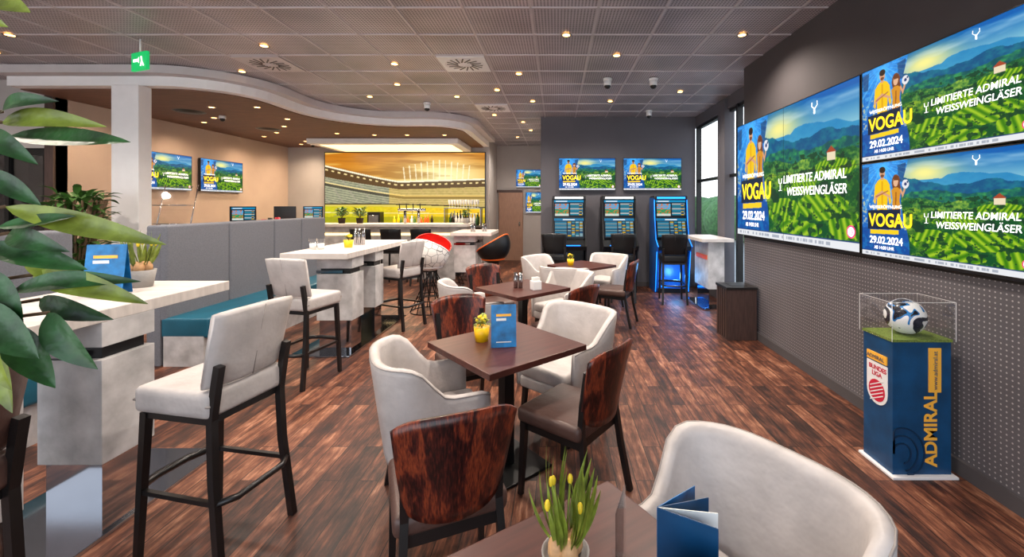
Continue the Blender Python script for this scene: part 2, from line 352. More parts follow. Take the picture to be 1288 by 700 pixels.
    bx=inpoly(u,v,[(.07,.235),(.29,.247),(.29,.292),(.07,.28)]); img=put(img,bx,(255,214,30))
    img=put(img,(v<.05),(236,238,242)); img=put(img,(v>.05)&(v<.057),(20,60,120))
    tx=(v>.016)&(v<.036)&(u>.03)&(u<.84)&(vnoise(u,v,140,1,5)>.45); img=put(img,tx,(130,140,160),.6)
    return img
AD=picgrid('advert_picture',420,236,paint_ad,'screen')
def paint_st(u,v):
    n=fbm(u,v,6,9,5); n2=fbm(u,v,80,60,9,3)
    t=np.clip(v,0,1); img=np.stack([246-50*t,176-60*t,50-26*t],-1)
    g=np.exp(-(((u-.72)/.36)**2+((v-.66)/.26)**2)); img=put(img,g,(255,244,180))
    c=fbm(u*.7+v*.25,v,4,12,15); img=put(img,np.clip((c-.47)*7,0,1)*(v>.55),(140,84,24),.55); img=put(img,np.clip((c-.36)*-9,0,1)*(v>.6),(255,226,130),.6)
    for i in range(12):
        x=.50+.036*i; h=.90-.010*abs(i-6)**1.3; img=put(img,(abs(u-x-.05*(v-.6)*(i-6)/6)<.0035)&(v>.5)&(v<h),(255,240,200),.85)
    roof=.60+.42*np.clip(.46-u,0,1)**1.15*1.3+.07*np.clip(u-.5,0,1)
    img=put(img,(v<roof)&(v>roof-.022),(255,244,210)); img=put(img,(v<roof-.022)&(v>roof-.14-.12*np.clip(.4-u,0,1)),(80,58,36),.9)
    img=put(img,(v<roof-.05)&(v>roof-.07)&(np.sin(u*160)>.2),(255,230,160),.9)
    st=roof-.12-.12*np.clip(.4-u,0,1); m=v<st
    rows=.5+.5*np.sin((v*1.0-.45*np.clip(.5-u,0,1)**1.3)*190); aisle=(np.sin((u+.3*v)*70)>.93)
    stand=np.stack([100+50*rows+60*n2,104+46*rows+56*n2,88+36*rows+40*n2],-1)
    img=np.where(m[...,None],stand,img); img=put(img,m&aisle,(170,160,140),.6)
    bd=.36+.44*np.clip(.5-u,0,1)**1.2; img=put(img,m&(abs(v-bd)<.018),(60,56,46),.8); img=put(img,m&(abs(v-bd-.028)<.007),(255,226,150),.95)
    img=put(img,m&(u>.4),(255,196,70),.42)
    wl=.27-.05*u+.02*np.sin(u*3); f=v<wl; st2=.5+.5*np.sin(u*60+v*30); gg=np.stack([186+50*u+40*n2,176+40*n2+8*st2,26+20*n2],-1); img=np.where(f[...,None],gg,img)
    img=put(img,(v>wl-.035)&(v<wl),(220,200,90)); img=put(img,abs(v-wl)<.008,(60,50,40))
    img=put(img,v<.09,(110,120,20),.45); img=put(img,(abs(v-.15+.02*u)<.005),(250,250,210),.8)
    return img
STAD=picgrid('stadium_picture',360,162,paint_st,'backlit')
def paint_g1(u,v):
    img=np.zeros(u.shape+(3,))+np.array([8,24,38.]); k=fbm(u,v,20,20,4)
    img=put(img,(u>.03)&(u<.50)&(v>.06)&(v<.80),(30,150,90)); img=put(img,(u>.03)&(u<.50)&(v>.45)&(v<.80),(70,170,220)); img=put(img,(u>.03)&(u<.50)&(v>.06)&(v<.80)&(k>.5),(226,110,50),.85); img=put(img,(u>.03)&(u<.50)&(v<.2)&(v>.06),(236,240,244),.8)
    for i in range(8):
        y=.76-.09*i; img=put(img,(u>.54)&(u<.97)&(abs(v-y)<.026),(40,150,180) if i%3 else (214,226,230)); img=put(img,(u>.84)&(u<.95)&(abs(v-y)<.020),(240,190,40) if i%2 else (16,90,140))
    img=put(img,v>.87,(16,140,190)); img=put(img,(v>.90)&(v<.965)&(u>.05)&(u<.45),(245,248,250)); return img
def paint_g2(u,v):
    img=np.zeros(u.shape+(3,))+np.array([6,28,44.]); r=np.random.RandomState(8)
    img=put(img,v>.88,(16,130,180),.9); img=put(img,(v>.90)&(v<.96)&(u>.3)&(u<.7),(250,250,250))
    for i in range(9):
        y=.80-.085*i; img=put(img,(u>.03)&(u<.42)&(abs(v-y)<.025),(150,210,226),.8) if i%2 else put(img,(u>.03)&(u<.42)&(abs(v-y)<.025),(24,130,170))
        for j in range(4):
            c=((30,160,190),(170,214,224),(16,100,150),(240,190,40))[r.randint(4)]; img=put(img,(u>.46+.13*j)&(u<.57+.13*j)&(abs(v-y)<.025),c,.9)
    return img
G1=picgrid('terminal_picture_top',80,60,paint_g1,'screen'); G2=picgrid('terminal_picture_low',80,60,paint_g2,'screen')
def text(par,body,size,loc,mat,sx=1,bold=.0,al='LEFT',rot=(math.pi/2,0,0),shear=0):
    c=bpy.data.curves.new('lettering','FONT'); c.body=body; c.size=size; c.align_x=al; c.offset=bold; c.shear=shear; c.extrude=.0005
    c.materials.append(M[mat]); o=bpy.data.objects.new('lettering',c); COL.objects.link(o); o.parent=par; o.location=loc; o.rotation_euler=rot; o.scale=(sx,1,1)
    return o
def empty(name,loc,rz=0):
    e=bpy.data.objects.new(name,None); COL.objects.link(e); e.location=loc; e.rotation_euler=(0,0,rz); e.empty_display_size=.1; return e
def screen(name,loc,rz,w,h,tiles=(1,1)):
    e=empty(name,loc,rz); b=B(); nx,nz=tiles
    for i in range(nx):
        for j in range(nz):
            b.box((-w/2+i*w/nx+.001,.003,-h/2+j*h/nz+.001),(-w/2+(i+1)*w/nx-.001,.05,-h/2+(j+1)*h/nz-.001),'bezel',bev=.004)
    for i in range(1,nx): b.box((-w/2+i*w/nx-.002,-.001,-h/2),(-w/2+i*w/nx+.002,.004,h/2),'bezel')
    for j in range(1,nz): b.box((-w/2,-.001,-h/2+j*h/nz-.002),(w/2,.004,-h/2+j*h/nz+.002),'bezel')
    f=.007 if w<2 else .005
    for lo,hi in (((-w/2,-.004,-h/2),(w/2,.003,-h/2+f)),((-w/2,-.004,h/2-f),(w/2,.003,h/2)),((-w/2,-.004,-h/2),(-w/2+f,.003,h/2)),((w/2-f,-.004,-h/2),(w/2,.003,h/2))): b.box(lo,hi,'bezel')
    place(b.mesh('housing'),'housing',parent=e); place(AD,'display_panel',parent=e,scale=(w-.012,1,h-.012))
    X=lambda u:(u-.5)*w
    Z=lambda v:(v-.5)*h
    y=-.003; q=w/h
    text(e,'VOGAU',h*.19,(X(.066),y,Z(.325)),'yele',sx=q*.48,bold=h*.004)
    text(e,'WEISSERÖFFNUNG',h*.048,(X(.070),y,Z(.510)),'whitee',sx=q*.60)
    text(e,'29.02.2024',h*.105,(X(.072),y,Z(.145)),'whitee',sx=q*.54,bold=h*.002)
    text(e,'AB 14:00 UHR',h*.05,(X(.11),y,Z(.085)),'whitee',sx=q*.5)
    text(e,'LIMITIERTE ADMIRAL',h*.084,(X(.50),y,Z(.43)),'whitee',sx=q*.55,bold=h*.0006,shear=.12)
    text(e,'WEISSWEINGLÄSER',h*.084,(X(.53),y,Z(.34)),'whitee',sx=q*.55,bold=h*.0006,shear=.12)
    b=B()
    b.lathe([(h*.0,0),(h*.038,0)],'pinke',n=20); b.lathe([(h*.0,.0008),(h*.028,.0008)],'whitee',n=20)
    o=place(b.mesh('age_mark'),'age_mark',parent=e); o.rotation_euler=(math.pi/2,0,0); o.location=(X(.955),y,Z(.115))
    text(e,'18',h*.04,(X(.955),y-.001,Z(.10)),'pinke',al='CENTER')
    b=B()
    for s in(-1,1):
        b.tube([(0,0,0),(s*h*.03,0,h*.025),(s*h*.028,0,h*.05)],h*.0025,'whitee',n=4)
    b.tube([(0,0,h*.01),(0,0,-h*.03)],h*.006,'whitee',n=4)
    place(b.mesh('crest'),'crest',(X(.74),y,Z(.90)),parent=e)
    b=B()
    b.tube([(0,0,-h*.03),(0,0,h*.02)],h*.003,'whitee',n=4); b.tube([(-h*.022,0,h*.06),(-h*.018,0,h*.025),(h*.018,0,h*.025),(h*.022,0,h*.06)],h*.003,'whitee',n=4); b.tube([(-h*.02,0,-h*.03),(h*.02,0,-h*.03)],h*.003,'whitee',n=4)
    place(b.mesh('glass_emblem'),'glass_emblem',(X(.475),y,Z(.41)),parent=e)
    return e
# ---------------------------------------------------------------- room
CZ=3.35
b=B(); b.box((-9.0,-2.5,-.1),(3.0,13.0,0),'floor'); b.obj('floor')
b=B(); b.box((-9.0,-2.5,CZ),(3.0,13.0,CZ+.1),'tile'); b.obj('ceiling')
b=B()
x=-8.63
while x<2.4:
    b.box((x-.011,-2.4,CZ-.008),(x+.011,12.9,CZ+.001),'tbar'); x+=.6
y=-2.2
while y<12.9:
    b.box((-8.9,y-.011,CZ-.0085),(2.75,y+.011,CZ+.001),'tbar'); y+=.6
b.obj('trim_1')
b=B(); b.box((2.40,-2.5,1.2),(2.75,5.5,CZ),'darkwall'); b.box((2.405,-2.5,0),(2.75,5.5,1.2),'perf'); b.box((2.392,-2.5,1.19),(2.41,5.5,1.205),'blackmetal'); b.obj('wall_right')
b=B(); b.box((2.385,-2.5,0),(2.405,5.5,.09),'darkwall'); b.obj('baseboard_right')
b=B(); b.box((2.75,5.5,0),(2.95,8.7,.25),'darkgray'); b.box((2.75,5.5,3.15),(2.95,8.7,CZ),'darkgray'); b.obj('wall_window_side')
b=B()
for yy in (5.55,6.55,8.44): b.box((2.76,yy,.25),(2.85,yy+.06,3.15),'blackmetal')
b.box((2.70,6.9,.0),(2.86,7.2,3.3),'darkgray')
for zz in (.25,2.05,3.10): b.box((2.78,5.55,zz),(2.84,8.48,zz+.05),'blackmetal')
b.box((2.80,5.6,.3),(2.812,8.45,3.12),'glass'); b.obj('window_1')
b=B(); b.box((-.31,8.5,0),(2.75,8.62,CZ),'darkgray'); b.box((-.31,8.62,0),(-.19,12.6,CZ),'greige'); b.obj('wall_terminals')
b=B(); b.box((-.31,8.48,0),(2.5,8.5,.09),'darkwall'); b.obj('baseboard_terminals')
b=B(); b.box((-1.75,12.6,0),(-.19,12.75,CZ),'greige'); b.obj('wall_corridor')
b=B(); b.box((-7.0,11.2,0),(-1.75,11.4,CZ),'greige'); b.box((-1.90,11.4,0),(-1.75,12.6,CZ),'greige'); b.obj('wall_bar')
b=B(); b.box((-7.15,6.0,0),(-7.0,11.4,CZ),'beige'); b.obj('wall_left')
b=B(); b.box((-9.0,6.0,2.4),(-7.0,6.15,CZ),'greige'); b.box((-9.0,6.0,0),(-8.3,6.15,2.4),'greige'); b.box((-7.12,5.97,0),(-7.0,6.15,CZ),'bin'); b.obj('wall_entrance')
b=B(); b.box((-9.15,-2.5,0),(-9.0,6.15,CZ),'greige'); b.obj('wall_far_left')
b=B()
for lo,hi in (((-8.3,6.02,2.3),(-7.12,6.10,2.4)),((-8.3,6.02,0),(-8.22,6.10,2.3)),((-7.2,6.02,0),(-7.12,6.10,2.3)),((-7.74,6.02,0),(-7.68,6.10,2.3))): b.box(lo,hi,'blackmetal')
b.box((-8.22,6.05,0),(-7.2,6.07,2.3),'tint'); b.obj('entrance_glass_door')
b=B(); b.box((-9.1,7.4,0),(-7.16,7.5,3.3),'bin'); b.box((-9.2,6.16,0),(-9.1,7.5,3.3),'bin'); b.obj('wall_lobby')
b=B(); b.box((-1.68,12.5,0),(-.98,12.59,1.97),'doorwood'); b.box((-1.74,12.52,1.97),(-.99,12.59,2.05),'bin'); b.cyl((-1.08,12.47,1.0),.02,.12,'steel'); b.obj('door_1')
b=B(); b.box((-5.54,5.34,0),(-5.20,5.52,3.10),'white',bev=.01); b.box((-5.56,5.32,0),(-5.18,5.54,.1),'bandgrey'); b.obj('white_column')
def arc(cx,cy,r,a0,a1,n=8): return [(cx+r*math.cos(math.radians(a0+(a1-a0)*i/n)),cy+r*math.sin(math.radians(a0+(a1-a0)*i/n))) for i in range(n+1)]
def poly_soff(o):
    p=[(-6.99,5.3+o)]
    p+=arc(-5.1,6.4,1.1-o,-90,0)
    p+=arc(-2.9,6.9,1.1+o,180,90)
    p+=arc(-2.5,8.9,.9-o,-90,0)
    p+=[(-1.6-o,11.19),(-6.99,11.19)]
    return p
b=B(); b.prism(poly_soff(0),3.24,CZ-.01,'bandgrey'); b.prism(poly_soff(.16),3.12,3.24,'white'); b.prism(poly_soff(.30),3.105,3.12,'wooddark')
b.obj('ceiling_soffit')
b=B(); b.box((-5.6,9.6,2.98),(-2.2,11.10,3.1),'white',bev=.02); b.box((-5.4,9.8,2.972),(-2.4,11.0,2.98),'warm'); b.obj('ceiling_light_panel')
L=bpy.data.lights.new('cove','AREA'); L.shape='RECTANGLE'; L.size=3; L.size_y=1.2; L.energy=130; L.color=(1,.80,.55); o=bpy.data.objects.new('soffit_lamp',L); COL.objects.link(o); o.location=(-3.9,10.3,2.95)
e=empty('stadium_mural',(-3.93,11.14,2.05)); b=B(); b.box((-2.09,0,-.93),(2.09,.05,.93),'bezel'); place(b.mesh('frame'),'frame',parent=e); place(STAD,'print',(0,-.006,0),parent=e,scale=(4.14,1,1.82))
TV='television'
screen('video_wall_display',(2.345,4.44,1.92),-math.pi/2,2.25,1.38,tiles=(2,2))
screen(TV,(2.345,2.69,2.27),-math.pi/2,1.22,.69)
screen(TV,(2.345,2.69,1.57),-math.pi/2,1.22,.69)
screen(TV,(.60,8.42,2.21),0,1.11,.63)
screen(TV,(1.88,8.42,2.21),0,1.14,.63)
screen(TV,(-6.93,8.92,2.20),math.pi/2,1.12,.65)
screen(TV,(-6.93,7.60,2.20),math.pi/2,1.12,.65)
screen(TV,(-.82,12.54,2.38),0,.72,.52)
screen(TV,(-.65,12.54,1.68),0,.5,.6)
# ---------------------------------------------------------------- chairs
def tub():
    b=B(); pts=[]; a=.245
    for i in range(6): pts.append((-a-.008*(1-i/6),.23-.28*i/6))
    for i in range(21):
        ph=math.pi+math.pi*i/20; c=math.cos(ph); s=math.sin(ph)
        pts.append((a*math.copysign(abs(c)**.62,c),-.05-.19*abs(s)**.62))
    for i in range(1,7): pts.append((a+.008*i/6,-.05+.28*i/6))
    rings=[]; N=len(pts); ridge=[]
    for j,(x,y) in enumerate(pts):
        x0,y0=pts[max(j-1,0)]; x1,y1=pts[min(j+1,N-1)]; d=Vector((x1-x0,y1-y0)).normalized(); n=Vector((d.y,-d.x))
        t=min(1,max(0,(.03-y)/.20)); t=t*t*(3-2*t); H=.645+.185*t; zb=.30; lean=.05+.09*t; th=.055
        e=1.0
        if j in(0,N-1): e=.55; H-=.015
        sec=[(-th*.45*e,zb),(th*.45*e,zb),(th*.5*e,zb+.03),(th*.5*e,(zb+H)/2),(th*.5*e,H-.035),(th*.38*e,H-.01),(0,H),(-th*.38*e,H-.01),(-th*.5*e,H-.035),(-th*.5*e,(zb+H)/2),(-th*.5*e,zb+.03)]
        rings.append([(x+n.x*(o+lean*(z-zb)),y+n.y*(o+lean*(z-zb)),z) for o,z in sec]); ridge.append(rings[-1][5])
    b.loft(rings,'leather'); b.tube(ridge,.0035,'piping',n=5)
    b.box((-.215,-.22,.30),(.215,.25,.38),'leather',bev=.02,seg=3)
    b.box((-.212,-.20,.375),(.212,.255,.475),'leather',bev=.04,seg=4)
    for sx in(-1,1):
        b.tube([(sx*.20,.20,.31),(sx*.215,.225,0)],.025,'black',n=4,r2=.017); b.tube([(sx*.19,-.18,.31),(sx*.21,-.24,0)],.025,'black',n=4,r2=.017)
    return b.mesh('tub_armchair')
TUB=tub()
def wood():
    b=B()
    def f(u,v):
        q=2*u-1; c=abs(q)**6; return (q*(.178+.047*v**.8),-.225-.075*v+.055*q*q,.455+v*(.42-.016*q*q-.03*c)+ (1-v)*(.02*q*q+.03*c))
    b.slab(f,20,10,(0,-.016,0),'veneer')
    b.box((-.215,-.19,.40),(.215,.235,.485),'brownseat',bev=.035,seg=4)
    b.box((-.19,-.18,.36),(.19,.20,.41),'black')
    for sx in(-1,1):
        b.tube([(sx*.19,-.26,0),(sx*.185,-.205,.25),(sx*.175,-.175,.46),(sx*.175,-.185,.58),(sx*.178,-.215,.76)],.021,'black',n=4)
        b.tube([(sx*.19,.19,.40),(sx*.2,.21,0)],.025,'black',n=4,r2=.018)
    return b.mesh('wooden_dining_chair')
WOOD=wood()
def stool(k,name,leg='black'):
    b=B()
    b.box((-.205,-.20,.665),(.205,.22,.785),k,bev=.035,seg=4)
    b.box((-.18,-.18,.635),(.18,.19,.67),'black')
    def f(q,v): return (q*(.195+.012*v),-.185-.075*v+.03*q*q,.795+v*(.345-.012*q*q))
    rings=[]
    for i in range(13):
        q=2*i/12-1; ring=[]
        th=.026 if abs(q)<.95 else .012
        for v in (0,.05,.25,.5,.75,.95,1): 
            p=f(q,v); ring.append((p[0],p[1]+th*(.6 if v in(0,1) else 1),p[2]))
        for v in (1,.95,.75,.5,.25,.05,0):
            p=f(q,v); ring.append((p[0],p[1]-th*(.6 if v in(0,1) else 1),p[2]))
        rings.append(ring)
    b.loft(rings,k)
    sk='piping' if k=='leather' else k
    b.tube([(0,-.212,.80),(0,-.245,.97),(0,-.286,1.135)],.003,sk,n=6)
    b.tube([(-.2,-.195,.725),(-.2,.215,.725),(.2,.215,.725),(.2,-.195,.725)],.006,sk,n=5,closed=True)
    for sx in(-1,1):
        b.tube([(sx*.195,-.25,0),(sx*.182,-.20,.40),(sx*.178,-.188,.66),(sx*.178,-.213,.82),(sx*.178,-.228,.90)],.022,leg,n=4)
        b.tube([(sx*.17,.185,.66),(sx*.188,.21,0)],.024,leg,n=4,r2=.019)
        b.tube([(sx*.186,-.222,.30),(sx*.18,.20,.30)],.014,leg,n=4)
    b.tube([(-.18,.20,.30),(-.15,.24,.30),(-.07,.265,.30),(.07,.265,.30),(.15,.24,.30),(.18,.20,.30)],.018,leg,n=6)
    b.tube([(-.186,-.215,.30),(-.12,-.26,.30),(.12,-.26,.30),(.186,-.215,.30)],.015,leg,n=6)
    return b.mesh(name)
ST=stool('leather','upholstered_bar_stool'); STB=stool('brownseat','brown_bar_stool'); STK=stool('blackmetal','black_bar_stool')
def shell(k,kin):
    b=B(); n=28; rings=[]
    for i in range(13):
        ph=math.pi*(.02+.98*i/12)
        ring=[]
        for j in range(n):
            th=2*math.pi*j/n; back=.5-.5*math.sin(th); top=.36+.32*back**1.2
            pz=-math.cos(ph*top/.98); rr=math.sin(ph*top/.98)
            ring.append((.31*rr*math.cos(th),.30*rr*math.sin(th),.92+.32*pz))
        rings.append(ring)
    for off,kk in((0,k),(.018,kin)):
        t=bmesh.new(); c=Vector((0,0,.92)); R=[[t.verts.new(c+(Vector(p)-c)*(1-off/.28)) for p in r] for r in rings]
        for a,d in zip(R,R[1:]):
            for i in range(n): t.faces.new((a[i],a[(i+1)%n],d[(i+1)%n],d[i]))
        t.faces.new(R[0]); b.add(t,kk,True)
    top=rings[-1]; b.tube(top,.011,kin,n=6,closed=True)
    b.lathe([(0,.64),(.2,.66),(.21,.70),(0,.71)],kin)
    for i in range(8):
        a=2*math.pi*i/8+.2; a2=a+.5
        b.tube([(.10*math.cos(a),.10*math.sin(a),.62),(.07*math.cos(a),.07*math.sin(a),.45),(.27*math.cos(a2),.27*math.sin(a2),.008)],.008,'blackmetal',n=6)
    b.tube([(.16*math.cos(2*math.pi*i/20),.16*math.sin(2*math.pi*i/20),.25) for i in range(20)],.007,'blackmetal',n=6,closed=True)
    b.tube([(.27*math.cos(2*math.pi*i/20),.27*math.sin(2*math.pi*i/20),.008) for i in range(20)],.008,'blackmetal',n=6,closed=True)
    b.cyl((0,0,.60),.10,.04,'blackmetal')
    return b.mesh('shell_bar_stool')
SH1=shell('football','whiteb'); SH2=shell('red','red'); SH3=shell('blackmetal','orangeS')
def put_(me,name,x,y,fx,fy,z=0): return place(me,name,(x,y,z),face(fx,fy))
D='wooden_dining_chair'; T='tub_armchair'; U='upholstered_bar_stool'
put_(WOOD,D,-.46,1.78,-.40,.92)
put_(WOOD,D,.09,2.42,-.80,.60)
put_(TUB,T,-.67,2.38,.90,.43)
put_(WOOD,D,-.66,3.24,.50,-.86)
put_(TUB,T,.06,3.14,-.66,-.75)
put_(TUB,T,.47,1.175,-.83,-.56)
put_(TUB,T,-.86,4.42,.85,.5)
put_(WOOD,D,.07,4.10,-.75,.66)
put_(WOOD,D,-.78,5.10,.5,-.86)
put_(TUB,T,.06,5.0,-.7,-.7)
put_(WOOD,D,.80,5.85,-.9,.4)
put_(TUB,T,.74,6.70,-.6,-.8)
put_(TUB,T,-.16,6.50,.8,-.5)
put_(TUB,T,.14,5.58,.3,.95)
put_(ST,U,-1.655,2.09,-.98,.20)
put_(ST,U,-2.32,3.98,.22,.97)
put_(ST,U,-2.08,5.72,-.9,.43)
put_(STB,'brown_bar_stool',-2.02,1.27,-1,.1)
put_(SH1,'football_shell_stool',-1.93,6.50,.3,.95)
put_(SH2,'red_shell_stool',-2.12,7.35,.5,-.8)
put_(SH3,'orange_shell_stool',-1.10,7.45,-.9,.3)
for x,y,fx in ((-.02,7.28,.1),(1.12,7.28,.1),(1.93,7.15,.1)): put_(STK,'black_bar_stool',x,y,fx,1)
for x in(-3.9,-3.3,-2.7): put_(STK,'black_bar_stool',x,8.75,0,1)
# ---------------------------------------------------------------- tables
def sqtable():
    b=B(); b.box((-.35,-.35,.715),(.35,.35,.75),'tabletop',bev=.004); b.box((-.035,-.035,.015),(.035,.035,.70),'blackmetal')
    b.box((-.2,-.2,.0),(.2,.2,.015),'blackmetal',bev=.004); b.box((-.14,-.14,.69),(.14,.14,.715),'blackmetal'); return b.mesh('square_cafe_table')
TB=sqtable()
for x,y,a in((-.31,2.65,42),(-.35,4.45,44),(.36,6.15,42),(.065,.845,34)): place(TB,'square_cafe_table',(x,y,0),math.radians(a))
def hightable(x0,x1,y0,y1,slabs,name='high_bar_table',sx=None):
    b=B()
    b.box((x0,y0,1.04),(x1,y1,1.10),'cementtop',bev=.004)
    sx0,sx1=sx or (x1-.33,x1-.02)
    for ya,yb in slabs:
        b.box((sx0,ya,.36),(sx1,yb,.86),'cement',bev=.004); b.box((sx0,ya,.92),(sx1,yb,1.04),'cement',bev=.004)
        b.box((sx0+.03,ya+.03,.86),(sx1-.03,yb-.03,.92),'blackmetal'); b.box((sx0-.004,ya-.004,.87),(sx1-.1,ya+.03,.90),'chrome')
        b.box((sx0+.02,ya+.02,.02),(sx1-.02,yb-.02,.36),'chrome')
    b.box((x0+.05,y0+.05,0),(x1-.0,y1-.05,.02),'chrome',bev=.004)
    return b.obj(name)
hightable(-2.87,-2.17,1.5,2.85,((2.05,2.32),(1.55,1.75)),sx=(-2.48,-2.17))
hightable(-2.87,-2.17,4.45,6.25,((4.62,4.90),(5.22,5.46)),sx=(-2.58,-2.20))
hightable(-1.95,-1.20,7.85,8.9,((7.95,8.15),(8.5,8.7)),sx=(-1.9,-1.5))
b=B(); b.box((2.2,6.5,1.04),(2.69,7.5,1.09),'cementtop',bev=.004); b.box((2.35,6.65,.30),(2.6,7.3,1.04),'cement'); b.box((2.38,6.7,0.02),(2.55,7.25,.30),'chrome'); b.box((2.24,6.55,0),(2.69,7.4,.02),'chrome'); b.box((2.34,6.7,.75),(2.36,7.2,.82),'orangeS'); b.obj('high_ledge_table')
b=B(); b.box((2.02,5.08,0),(2.37,5.42,.60),'bin',bev=.004); b.box((2.01,5.07,.60),(2.38,5.43,.63),'black',bev=.004); b.box((2.10,5.15,.625),(2.29,5.35,.633),'blackmetal')
for i in range(5): b.box((2.015,5.09+i*.067,.02),(2.021,5.10+i*.067,.6),'black')
b.obj('waste_bin')
def bench(y0,y1,splits):
    b=B(); b.box((-3.90,y0,.0),(-3.50,y1,.30),'cement'); b.box((-3.93,y0,.28),(-3.45,y1,.48),'teal',bev=.03,seg=4)
    b.box((-4.07,y0,0),(-3.93,y1,1.34),'grayfab',bev=.01)
    for a,c in zip(splits,splits[1:]): b.box((-4.08,a+.004,.44),(-3.87,c-.004,1.40),'grayfab',bev=.03,seg=4)
    return b.obj('upholstered_booth_bench')
bench(4.26,7.2,(4.26,5.09,5.9,6.53,7.2)); bench(1.3,3.45,(1.3,1.95,2.6,3.45))
# ---------------------------------------------------------------- pedestal
e=empty('ball_display_pedestal',(0,0,0)); b=B()
b.box((1.96,2.50,0),(2.345,2.79,.015),'white',bev=.003); b.box((1.98,2.53,.015),(2.325,2.77,.80),'navy',bev=.002); b.box((1.975,2.525,.795),(2.33,2.775,.81),'grass')
place(b.mesh('body'),'body',parent=e)
b=B()
for k in range(3):
    pts=[(2.03+(.15-.045*k)*math.cos(a*math.pi/12)*.9,2.528,.14+(.15-.045*k)*math.sin(a*math.pi/12)) for a in range(-5,13)]
    pts=[(max(1.985,p[0]),p[1],max(.02,p[2])) for p in pts]; b.tube(pts,.006,'navyd',n=4)
place(b.mesh('printed_motif'),'printed_motif',parent=e)
b=B()
gx0,gx1,gy0,gy1,gz=1.965,2.34,2.515,2.785,1.03
for lo,hi in (((gx0,gy0,.80),(gx1,gy0+.004,gz)),((gx0,gy1-.004,.80),(gx1,gy1,gz)),((gx0,gy0,.80),(gx0+.004,gy1,gz)),((gx1-.004,gy0,.80),(gx1,gy1,gz)),((gx0,gy0,gz-.004),(gx1,gy1,gz))): b.box(lo,hi,'glass')
for x in(gx0,gx1):
    for y in(gy0,gy1): b.tube([(x,y,.80),(x,y,gz)],.0015,'whiteb',n=4)
b.tube([(gx0,gy0,gz),(gx1,gy0,gz),(gx1,gy1,gz),(gx0,gy1,gz)],.0015,'whiteb',n=4,closed=True)
place(b.mesh('acrylic_case'),'acrylic_case',parent=e)
b=B(); b.sph((0,0,0),.108,'ball',n=32); place(b.mesh('football'),'football',(2.15,2.65,.917),parent=e)
text(e,'ADMIRAL',.105,(2.235,2.526,.065),'orange',sx=1,bold=.003,rot=(math.pi/2,-math.pi/2,0))
b=B(); b.box((2.19,2.525,.50),(2.262,2.531,.76),'orange'); place(b.mesh('web_strip'),'web_strip',parent=e)
text(e,'www.admiral.at',.036,(2.238,2.523,.515),'navy',rot=(math.pi/2,-math.pi/2,0))
b=B()
b.prism(arc(0,0,.085,180,360,10)+[(.085,.17),(-.085,.17)],0,.003,'whiteb'); b.prism(arc(0,.0,.066,0,350,20),.003,.005,'redink')
for i in range(-2,3): b.box((-.06,i*.022-.003,.005),(.06,i*.022+.003,.006),'whiteb',rot=Matrix.Rotation(.5,3,'Z'))
o=place(b.mesh('club_emblem'),'club_emblem',(1.979,2.65,.46),parent=e); o.rotation_euler=(math.pi/2,0,-math.pi/2)
text(e,'BUNDES',.038,(1.975,2.715,.585),'redink',rot=(math.pi/2,0,-math.pi/2),bold=.001); text(e,'LIGA',.038,(1.975,2.69,.548),'redink',rot=(math.pi/2,0,-math.pi/2),bold=.001)
b=B(); b.box((1.972,2.57,.64),(1.980,2.73,.69),'orange'); place(b.mesh('name_plate'),'name_plate',parent=e)
text(e,'ADMIRAL',.034,(1.969,2.725,.652),'navy',rot=(math.pi/2,0,-math.pi/2))
# ---------------------------------------------------------------- betting terminals
def terminal(x,blue):
    e=empty('betting_terminal',(x,7.75,0)); b=B()
    c='terminal' if blue else 'blackmetal'
    b.box((-.28,.12,0),(.28,.60,.80),c,bev=.02); b.box((-.27,.08,.0),(.27,.13,.08),'blackmetal')
    for s in(-1,1):
        prof=[(.02,.76),(-.08,.86),(.10,.98),(.20,1.36),(.24,1.74),(.60,1.74),(.60,0),(.14,0)]
        t=bmesh.new(); A=[t.verts.new((s*.29,y,z)) for y,z in prof]; C=[t.verts.new((s*.315,y,z)) for y,z in prof]; n=len(prof)
        for i in range(n): t.faces.new((A[i],A[(i+1)%n],C[(i+1)%n],C[i]))
        t.faces.new(A); t.faces.new(C[::-1]); bmesh.ops.recalc_face_normals(t,faces=t.faces); b.add(t,c)
        if blue: b.tube([(s*.303,-.085,.862),(s*.303,.095,.982),(s*.303,.195,1.36),(s*.303,.235,1.74)],.006,'blueglow',n=5); b.tube([(s*.303,.135,.02),(s*.303,.015,.76)],.006,'blueglow',n=5)
    b.slab(lambda u,v:((u-.5)*.58,-.06+.17*v,.86+.11*v),2,2,(0,.02,-.07),'bezel',smooth=False)
    b.box((-.28,.26,.9),(.28,.60,1.72),'bezel'); b.box((-.31,.20,1.70),(.31,.60,1.775),'bezel',bev=.015); b.box((-.26,.194,1.72),(.26,.2,1.755),'blueglow' if blue else 'whitee')
    b.box((-.20,-.055,.872),(.20,-.045,.885),'blueglow')
    if blue:
        b.box((-.20,.113,.10),(.20,.12,.13),'blueglow'); b.box((-.20,.113,.62),(.20,.12,.65),'blueglow')
    place(b.mesh('cabinet'),'cabinet',parent=e); p=place(G1,'upper_display',(0,.222,1.54),parent=e,scale=(.55,1,.31)); p.rotation_euler=(-.08,0,0)
    p=place(G2,'lower_display',(0,.155,1.18),parent=e,scale=(.55,1,.37)); p.rotation_euler=(-.26,0,0)
    L=bpy.data.lights.new('led','POINT'); L.energy=8 if blue else 2; L.color=(.15,.5,1); L.shadow_soft_size=.05; o=bpy.data.objects.new('led_lamp',L); COL.objects.link(o); o.parent=e; o.location=(0,-.15,.35)
terminal(.23,False); terminal(1.16,False); terminal(2.12,True)
